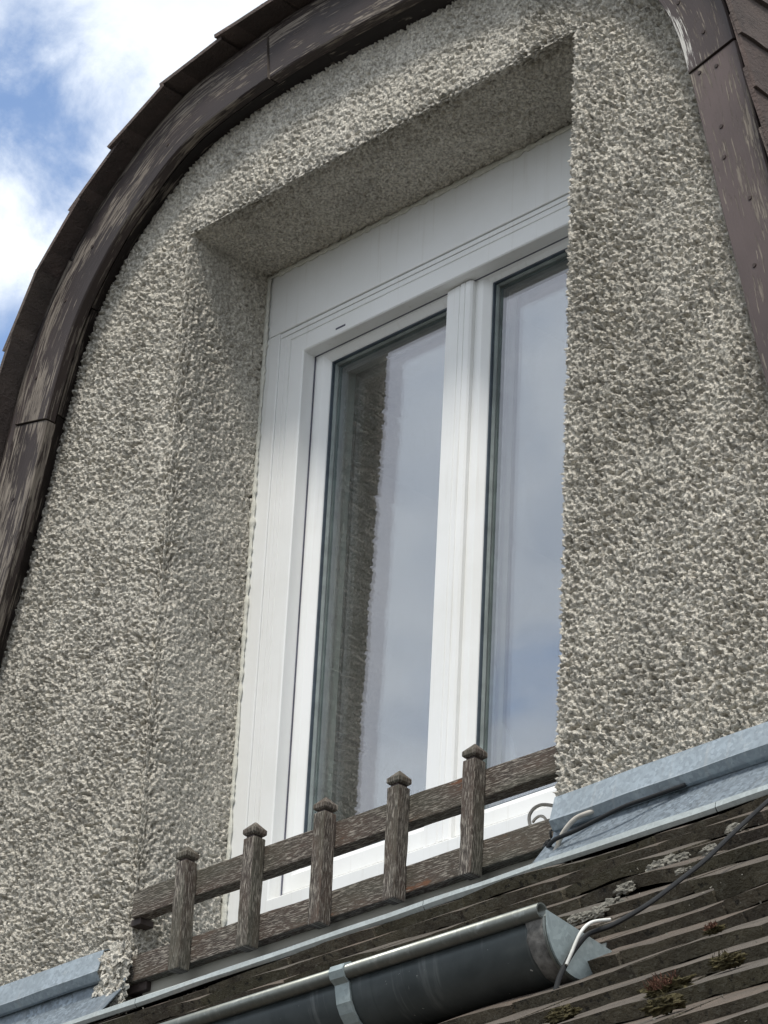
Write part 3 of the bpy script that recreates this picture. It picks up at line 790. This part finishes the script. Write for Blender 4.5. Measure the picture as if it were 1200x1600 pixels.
# crumbly plaster patch between flashing end and rail
for q, (x, z, r_) in enumerate(((-0.555, 3.535, 0.020), (-0.535, 3.515, 0.021), (-0.528, 3.488, 0.018), (-0.548, 3.472, 0.016), (-0.525, 3.545, 0.02), (-0.570, 3.492, 0.012), (-0.520, 3.462, 0.012))):
    link('crumbled_plaster_edge', blob((x, -0.014, z), r_, 60+q, (1.1, 0.55, 1.1), 0.7, 2.4, 4), dormer, 'plaster')

# ------------------------------------------------------------------ tiled main roof
roof = empty('tiled_roof', (0.9, -0.9, 2.8), 'dark weathered flat tile roof with mossy edges sloping down below the dormer window', 'roof')
ROOF_P = math.radians(38)
t_meshes = []
for k in range(9):
    m_ = tile_mesh(0.176, 0.265, 0.0158, 200+k, [0.004, -0.002, 0.006, 0.001, 0.003, -0.003, 0.005, 0.002, 0.0][k], 7)
    m_.materials.append(MT['tile_top']); m_.materials.append(MT['tile_butt']); t_meshes.append(m_)
TE = 0.1005
up = Vector((0, math.cos(ROOF_P), math.sin(ROOF_P)))
for row in range(0, 16):
    yb = -0.143-row*TE*math.cos(ROOF_P)
    x0 = -0.95
    x = x0+(row % 2)*0.09+random.uniform(-0.01, 0.01); i = 0
    while x < 2.15:
        sl = lambda q: 0.0032*math.sin(q*3.1+row*0.16)+0.0014*math.sin(q*7.7+row*0.45)+0.0006*math.sin(q*15.1+row*1.1)
        slump = sl(x); dz = random.uniform(-0.0006, 0.0010)
        tilt = math.atan(0.0158/TE)*0.93+random.uniform(-0.003, 0.005)+(0.010 if (row*3+i) % 17 == 0 else 0)
        U_ = Vector((0, math.cos(ROOF_P-tilt), math.sin(ROOF_P-tilt))); roll = random.uniform(-0.003, 0.003)+(random.uniform(-0.012, 0.012) if random.random() < 0.1 else 0)
        Xv = Vector((1, 0, SL+roll+(sl(x+0.08)-sl(x-0.08))/0.16)).normalized(); Nn = Xv.cross(U_).normalized(); Xv = U_.cross(Nn)
        mtx = Matrix((Xv, U_, Nn)).transposed().to_4x4()
        y_ = yb+random.uniform(-0.0015, 0.0015)
        base_z = zr_(x, y_) - 0.0225 + slump + dz
        mtx.translation = Vector((x, y_, base_z))
        o = bpy.data.objects.new('roof_tile', t_meshes[random.randrange(9)]); C.objects.link(o)
        o.parent = roof; o.matrix_local = Matrix.Translation(-roof.location) @ mtx
        x += 0.1785+random.uniform(-0.001, 0.002); i += 1
# underlay
def zq(x, y): return zr_(x, y)-0.034
link('roof_deck', mesh_from([(-3.0, -1.9, zq(-3, -1.9)), (4.0, -1.9, zq(4, -1.9)), (4.0, 0.0, zq(4, 0)), (-3.0, 0.0, zq(-3, 0))]
     + [(-3.0, -1.9, zq(-3, -1.9)-0.03), (4.0, -1.9, zq(4, -1.9)-0.03), (4.0, 0.0, zq(4, 0)-0.03), (-3.0, 0.0, zq(-3, 0)-0.03)],
     [(0, 1, 2, 3), (7, 6, 5, 4), (0, 4, 5, 1), (1, 5, 6, 2), (2, 6, 7, 3), (3, 7, 4, 0)]), roof, 'deck')
link('eaves_wall', box_mesh(-2.9, 3.2, -1.70, -1.45, 0.0, 2.05, 0), roof, 'house')
# mortar lumps along the courses
for q, (x, y, r_) in enumerate(((0.987, -0.253, .011), (1.008, -0.328, .010), (0.936, -0.317, .013), (0.915, -0.322, .011), (0.955, -0.318, .009), (0.937, -0.378, .012), (0.925, -0.390, .012),
        (0.962, -0.453, .012), (0.950, -0.468, .011), (0.914, -0.466, .010), (0.935, -0.470, .009), (1.019, -0.393, .006), (1.026, -0.386, .005))):
    link('mortar_patch', blob((x, y-0.001, zr_(x, y)-0.009), r_*0.8, 300+q, (1.7, 0.5, 0.8), 0.6, 2.2, 3), roof, 'mortar')

# crumbs of grit, lichen and needles lying on the ledges
V_, F_ = [], []
for _ in range(1500):
    row = random.randrange(16); x = random.uniform(0.0 if row > 8 else -0.6, 1.95)
    y = -0.143-row*TE*math.cos(ROOF_P)+random.uniform(-0.004, 0.022)
    c_ = Vector((x, y, zr_(x, y)-0.006+random.uniform(-0.004, 0.002))); q = random.uniform(0.0006, 0.0022); i = len(V_)
    e_ = [Vector((random.uniform(-1, 1), random.uniform(-1, 1), random.uniform(-1, 1)))*q for _k in range(4)]
    if random.random() < 0.25: e_[0] *= 3.5
    V_ += [c_+v for v in e_]; F_ += [(i, i+1, i+2), (i, i+1, i+3), (i+1, i+2, i+3), (i, i+2, i+3)]
tag(link('grit', mesh_from(V_, F_), roof, 'mortar'), kind='stuff')

# ------------------------------------------------------------------ moss cushions (things lying on the tiles)
def tufts(c, r_, n, seed, h):
    rr = random.Random(seed); V_, F_ = [], []
    for _ in range(n):
        a = rr.uniform(0, 2*PI); d = r_*math.sqrt(rr.random())
        b = Vector(c)+Vector((d*math.cos(a), 0.4*d*math.sin(a)-0.3*r_, 0.5*d*math.sin(a)))
        t = b+Vector((rr.uniform(-.7, .7), rr.uniform(-.9, 0.1), rr.uniform(-.2, 1)))*h
        sd = Vector((rr.uniform(-1, 1), rr.uniform(-1, 1), 0.2)).normalized()*0.0007
        m = b.lerp(t, .5)+Vector((rr.uniform(-1, 1), 0, rr.uniform(-1, 1)))*h*.2
        i = len(V_); V_ += [b-sd, b+sd, m+sd, t, m-sd]; F_.append((i, i+1, i+2, i+3, i+4))
    return V_, F_
def moss(x, y, r_, rust, label, cat='moss', seed=0, dz=-0.004):
    z = zr_(x, y)+dz
    o = empty('moss_clump', (x, y, z), label, cat, 'moss cushions growing on the roof tiles')
    m1 = blob((x, y-0.004, z), r_, 400+seed, (1.7, 0.6, 0.6), 0.6, 2.4, 4)
    c_ = link('cushion', m1, o, 'moss_olive' if rust < 0.9 else 'moss_rust')
    V_, F_ = tufts((x, y-0.008, z+r_*0.2), r_*1.2, int(12+rust*rust*190), seed, r_*0.65)
    link('dry_stalks', mesh_from(V_, F_), o, 'moss_rust' if rust > 0.3 else 'moss_olive')
moss(1.476, -0.928, 0.016, 0.8, 'largest moss clump, rust red and spiky, on the lower right tiles', seed=1)
moss(1.518, -0.981, 0.013, 0.0, 'olive cushion just below the large rust red moss clump', seed=2)
moss(1.521, -0.890, 0.012, 0.0, 'round olive moss cushion to the upper right of the rust clump', seed=3)
moss(1.384, -0.751, 0.007, 0.8, 'small rusty moss tuft highest on the tiles', seed=4)
moss(1.310, -0.905, 0.012, 0.0, 'dark moss cushion at the bottom of the picture, left of the rust clump', seed=9)

# ------------------------------------------------------------------ gutter on the roof
GX1, GYC, GZ, GR = 1.155, -0.7240, 2.9840, 0.0505
gut = empty('roof_gutter', (0.3, GYC, 2.93), 'half round grey zinc gutter with rolled edge lying on the roof below the window', 'gutter')
GS = 0.0062
def gz(x): return GZ+GS*(x-GX1)
gx = [GX1-0.07*i for i in range(0, 34)]
half_ring = []
for k in range(0, 17):
    a = PI+PI*k/16; half_ring.append((GYC+GR*math.cos(a), GZ+GR*1.12*math.sin(a)))
ring = half_ring+[(GYC+(y-GYC)*0.972, GZ+(z-GZ)*0.972) for y, z in half_ring[::-1]]
V_, F_, U_ = [], [], []; nr_ = len(ring)
for i, x in enumerate(gx):
    for (y, z) in ring: V_.append((x, y, z+GS*(x-GX1))); U_.append((x, z))
for i in range(len(gx)-1):
    for j in range(nr_): F_.append((i*nr_+j, i*nr_+(j+1) % nr_, (i+1)*nr_+(j+1) % nr_, (i+1)*nr_+j))
F_ += [tuple(range(nr_)), tuple((len(gx)-1)*nr_+j for j in range(nr_))]
m_ = mesh_from(V_, F_, U_, True); m_.polygons.foreach_set('use_smooth', [True]*len(m_.polygons)); link('trough', m_, gut, 'gutter')
# rolled bead (open tube)
BR = 0.0092; bc = (GYC-GR-0.002, GZ+0.009)
V_, F_ = [], []; sg = 20
for i, x in enumerate((GX1-0.004, -1.1)):
    for rr_ in (BR, BR*0.80):
        for k in range(sg): V_.append((x, bc[0]+rr_*math.cos(2*PI*k/sg), bc[1]+GS*(x-GX1)+rr_*math.sin(2*PI*k/sg)))
for k in range(sg):
    k2 = (k+1) % sg
    F_ += [(k, k2, 2*sg+k2, 2*sg+k), (sg+k2, sg+k, 3*sg+k, 3*sg+k2), (k2, k, sg+k, sg+k2), (2*sg+k, 2*sg+k2, 3*sg+k2, 3*sg+k)]
m_ = mesh_from(V_, F_); 
for p_ in m_.polygons: p_.use_smooth = abs(p_.normal.x) < 0.5
link('rolled_bead', m_, gut, 'zinc_bead')
# end cap: upright half disc, a little proud, with folded rim
cap_pts = [(GYC-GR-0.0015, GZ+0.008)]
for k in range(1, 13):
    a = PI+PI*0.62*k/12; cap_pts.append((GYC+(GR+0.001)*math.cos(a), GZ+(GR+0.001)*1.12*math.sin(a)))
cap_pts += [(GYC+0.046, GZ-0.034), (GYC+0.055, GZ-0.009)]
n = len(cap_pts); V_ = [(GX1+0.001, y, z) for y, z in cap_pts]+[(GX1+0.0035, y, z) for y, z in cap_pts]
F_ = [tuple(range(n)), tuple(range(2*n-1, n-1, -1))]+[(i, (i+1) % n, (i+1) % n+n, i+n) for i in range(n)]
link('end_cap', mesh_from(V_, F_), gut, 'zinc_cap')
link('end_seam', tube([(GX1-0.001, y, z) for y, z in [(GYC+(GR+0.0015)*math.cos(PI+PI*0.6*k/10), GZ+(GR+0.0015)*1.12*math.sin(PI+PI*0.6*k/10)) for k in range(11)]], 0.0018), gut, 'zinc_bead')
# solder band near the end
V_, F_ = [], []
for i in range(4):
    x = GX1-0.003-0.026*i/3
    for k in range(12):
        a = PI+PI*0.62*k/11; e = 0.0012+0.0014*random.random()
        V_.append((x+(random.uniform(-.004, .004) if i == 3 else 0), GYC+(GR+e)*math.cos(a), GZ+(GR*1.12+e)*math.sin(a)))
for i in range(3):
    for k in range(11): F_.append((i*12+k, i*12+k+1, (i+1)*12+k+1, (i+1)*12+k))
link('solder_band', mesh_from(V_, F_, None, True), gut, 'solder')
# bracket strap round the bead and trough
def strap(x, wd):
    pts = [(GYC-GR+0.012, GZ+0.016), (GYC-GR+0.006, GZ+0.0205), (bc[0], bc[1]+BR+0.003), (bc[0]-BR*0.75-0.002, bc[1]+BR*0.75+0.001), (bc[0]-BR-0.003, bc[1]), (bc[0]-BR*0.7-0.002, bc[1]-BR*0.8-0.001), (bc[0]-0.0005, bc[1]-BR-0.004)]
    for k in range(2, 12):
        a = PI+PI*k/14; pts.append((GYC+(GR+0.0035)*math.cos(a), GZ+(GR*1.12+0.0035)*math.sin(a)))
    V_, F_ = [], []
    c0 = Vector((GYC, GZ))
    for (y, z) in pts:
        d = (Vector((y, z))-c0).normalized()*0.0028
        for xx in (x-wd/2, x+wd/2): V_.append((xx, y, z+GS*(x-GX1))); V_.append((xx, y-d.x, z-d.y+GS*(x-GX1)))
    for i in range(len(pts)-1):
        a = i*4; F_ += [(a, a+2, a+6, a+4), (a+1, a+5, a+7, a+3), (a, a+4, a+5, a+1), (a+2, a+3, a+7, a+6)]
    F_ += [(0, 1, 3, 2), (len(pts)*4-4, len(pts)*4-2, len(pts)*4-1, len(pts)*4-3)]
    return mesh_from(V_, F_)
link('bracket', strap(0.832, 0.024), gut, 'zinc_cap')
link('bracket', strap(0.20, 0.024), gut, 'zinc_cap')

# ------------------------------------------------------------------ wooden window guard
guard = empty('wooden_window_guard', (-0.04, 0.0, 3.50), 'low weathered wooden guard with five capped pickets across the foot of the window', 'railing')
for (z0, z1, x0, x1) in ((3.615, 3.660, -0.520, 0.431), (3.5015, 3.5455, -0.513, 0.428)):
    m_ = box_mesh(x0, x1, 0.0, 0.026, z0, z1, 0.0018, 0, 0.0007, 16); link('rail', m_, guard, 'rail')
for k, x in enumerate((-0.3745, -0.2130, -0.0500, 0.1130, 0.2740)):
    lean = [0.010, 0.006, 0.003, 0.0, -0.002][k]
    hw = 0.0126; zb, zt = 3.486, 3.6705
    m_ = box_mesh(x-hw, x+hw, -0.0262, -0.0008, zb, zt, 0.0020, 2, 0.0006, 8)
    for v in m_.vertices: v.co.x += (v.co.z-3.57)*lean*0.6
    pk = link('picket', m_, guard, 'rail')
    # pyramid cap with a small groove under it
    zc = zt+0.0045; w_ = hw+0.0012; dx = (zc-3.57)*lean*0.6; yc0, yc1 = -0.0274, 0.0004; ym = (yc0+yc1)/2
    bot = [(x+dx-w_+0.003, yc0+0.003, zc), (x+dx+w_-0.003, yc0+0.003, zc), (x+dx+w_-0.003, yc1-0.003, zc), (x+dx-w_+0.003, yc1-0.003, zc)]
    lo_ = [(x+dx-w_, yc0, zc+0.003), (x+dx+w_, yc0, zc+0.003), (x+dx+w_, yc1, zc+0.003), (x+dx-w_, yc1, zc+0.003)]
    mid = [(x+dx-w_, yc0, zc+0.010), (x+dx+w_, yc0, zc+0.010), (x+dx+w_, yc1, zc+0.010), (x+dx-w_, yc1, zc+0.010)]
    t_ = 0.0012; top = [(x+dx+a_*t_, ym+b_*t_, zc+0.0240) for a_, b_ in ((-1, -1), (1, -1), (1, 1), (-1, 1))]
    Vc = bot+lo_+mid+top; Fc = [(3, 2, 1, 0), (12, 13, 14, 15)]
    for lv in range(3):
        for i in range(4): Fc.append((lv*4+i, lv*4+(i+1) % 4, lv*4+4+(i+1) % 4, lv*4+4+i))
    mc = mesh_from(Vc, Fc); set_uv(mc, 2)
    bm = bmesh.new(); bm.from_mesh(mc); bmesh.ops.bevel(bm, geom=list(bm.edges), offset=0.0005, segments=1, affect='EDGES'); bm.to_mesh(mc); bm.free(); set_uv(mc, 2)
    nk = link('neck', box_mesh(x+dx-hw+0.004, x+dx+hw-0.004, -0.0225, -0.0045, zt-0.001, zc+0.001, 0), None, 'screw'); nk.parent = pk; nk.location = (0, 0, 0)
    co_ = link('cap', mc, None, 'rail'); co_.parent = pk; co_.location = (0, 0, 0)
# dark mounting blocks that carry the rails at the reveal
link('mounting_block', box_mesh(-0.5280, -0.5030, 0.006, 0.034, 3.603, 3.6145, 0.001, 0), guard, 'screw')
link('mounting_block', box_mesh(-0.5280, -0.4800, 0.010, 0.040, 3.486, 3.5010, 0.001, 0), guard, 'screw')
link('mounting_block', box_mesh(0.3950, 0.4260, 0.008, 0.045, 3.4860, 3.5010, 0.001, 0), guard, 'screw')

# ------------------------------------------------------------------ cables
def cable(name, pts, r_, mat, label, cat='cable'):
    o = link(name, tube(pts, r_), None, mat); return tag(o, label, cat)
RC = 0.0031
cable('black_cable', [(1.30, -0.150, 3.425), (1.10, -0.170, 3.405), (1.055, -0.215, 3.367), (1.077, -0.278, 3.318), (1.106, -0.356, 3.258), (1.137, -0.438, 3.194), (1.173, -0.528, 3.124), (1.188, -0.591, 3.075), (1.201, -0.648, 3.031),
      (1.197, -0.681, 3.005), (1.186, -0.701, 2.989), (1.172, -0.709, 2.984), (1.168, -0.720, 2.977), (1.168, -0.732, 2.964), (1.168, -0.745, 2.947), (1.168, -0.756, 2.929), (1.168, -0.764, 2.913), (1.168, -0.769, 2.897)], RC,
      'cable_black', 'black cable running down over the tiles and bending over the gutter end cap')
cable('white_cable', [(1.184, -0.700, 2.997), (1.176, -0.716, 2.992), (1.1745, -0.727, 2.985), (1.1745, -0.737, 2.974), (1.1745, -0.745, 2.960), (1.174, -0.752, 2.944), (1.172, -0.757, 2.930)], 0.0021,
      'cable_white', 'short white cable bend beside the black one at the gutter end cap')
cable('black_cable', [(0.446, -0.030, 3.484), (0.479, -0.050, 3.481), (0.519, -0.052, 3.483), (0.568, -0.052, 3.490), (0.610, -0.045, 3.500), (0.645, -0.032, 3.508), (0.70, -0.022, 3.515)], 0.0032,
      'cable_black', 'black cable stretched under the zinc flashing from the rail end')
cable('beige_cable', [(0.452, -0.030, 3.440), (0.464, -0.040, 3.459), (0.473, -0.040, 3.473), (0.480, -0.040, 3.487), (0.494, -0.040, 3.501), (0.509, -0.036, 3.512), (0.530, -0.024, 3.520)], 0.0036,
      'cable_beige', 'beige cable tied to the rail end and tucked under the right flashing')
cable('beige_cable', [(0.418, 0.060, 3.572), (0.400, 0.055, 3.584), (0.383, 0.050, 3.590), (0.368, 0.050, 3.596), (0.353, 0.050, 3.600), (0.341, 0.048, 3.597), (0.335, 0.045, 3.587), (0.338, 0.042, 3.574), (0.345, 0.040, 3.560)], 0.0027,
      'cable_beige', 'larger beige cable loop rising behind the lower rail')
cable('beige_cable', [(0.382, 0.040, 3.555), (0.375, 0.040, 3.566), (0.368, 0.040, 3.574), (0.360, 0.040, 3.577), (0.352, 0.040, 3.575), (0.345, 0.042, 3.572)], 0.0022,
      'cable_beige', 'small beige cable curl inside the larger loop')
zt_ = empty('cable_tie', (0.440, -0.012, 3.490), 'black cable tie knotted round the lower rail end', 'cable tie')
link('tie_band', tube([(0.4330, -0.006, 3.499), (0.4330, -0.010, 3.52), (0.4330, 0.034, 3.52), (0.4330, 0.036, 3.499), (0.4330, 0.014, 3.4915), (0.4330, -0.006, 3.499)], 0.0018), zt_, 'cable_black')
link('knot', blob((0.4400, -0.022, 3.490), 0.008, 77, (1, 1, 1.1), 0.5, 2, 3), zt_, 'cable_black')

# ------------------------------------------------------------------ inside the room
lampo = empty('pendant_lamp', (-0.60, 0.5, 4.10), 'dark round pendant lamp dimly seen through the left pane', 'lamp')
LC = Vector((-0.600, 0.5, 4.112))
V_, F_ = [], []; sg = 40; profl = [(0.0, 0.030), (0.016, 0.028), (0.035, 0.016), (0.062, 0.004), (0.064, 0.0), (0.0, 0.004)]
for (r_, z) in profl:
    for k in range(sg): V_.append((LC.x+r_*math.cos(2*PI*k/sg), LC.y+r_*math.sin(2*PI*k/sg), LC.z+z))
for j in range(len(profl)-1):
    for k in range(sg): F_.append((j*sg+k, j*sg+(k+1) % sg, (j+1)*sg+(k+1) % sg, (j+1)*sg+k))
link('shade', mesh_from(V_, F_, None, True), lampo, 'lamp')
link('socket', tube([LC+Vector((0, 0, .028)), LC+Vector((0, 0, .05)), LC+Vector((0, 0, .085))], 0.014, 12), lampo, 'lamp')
link('cord', tube([LC+Vector((0, 0, .08)), LC+Vector((0, 0, .3)), LC+Vector((0, 0, 0.80))], 0.006), lampo, 'lamp')
cv = link('pale_curved_object', tube([(-0.130, .4, 3.995), (-0.097, .4, 3.984), (-0.076, .4, 3.958), (-0.063, .4, 3.931), (-0.058, .4, 3.900), (-0.058, .4, 3.86), (-0.066, .4, 3.78)], 0.011, 10), None, 'pale_matt')  # unidentified pale arc, built as a bent tube behind the pane
tag(cv, 'pale curved object standing behind the lower left corner of the right pane', 'lamp arm')
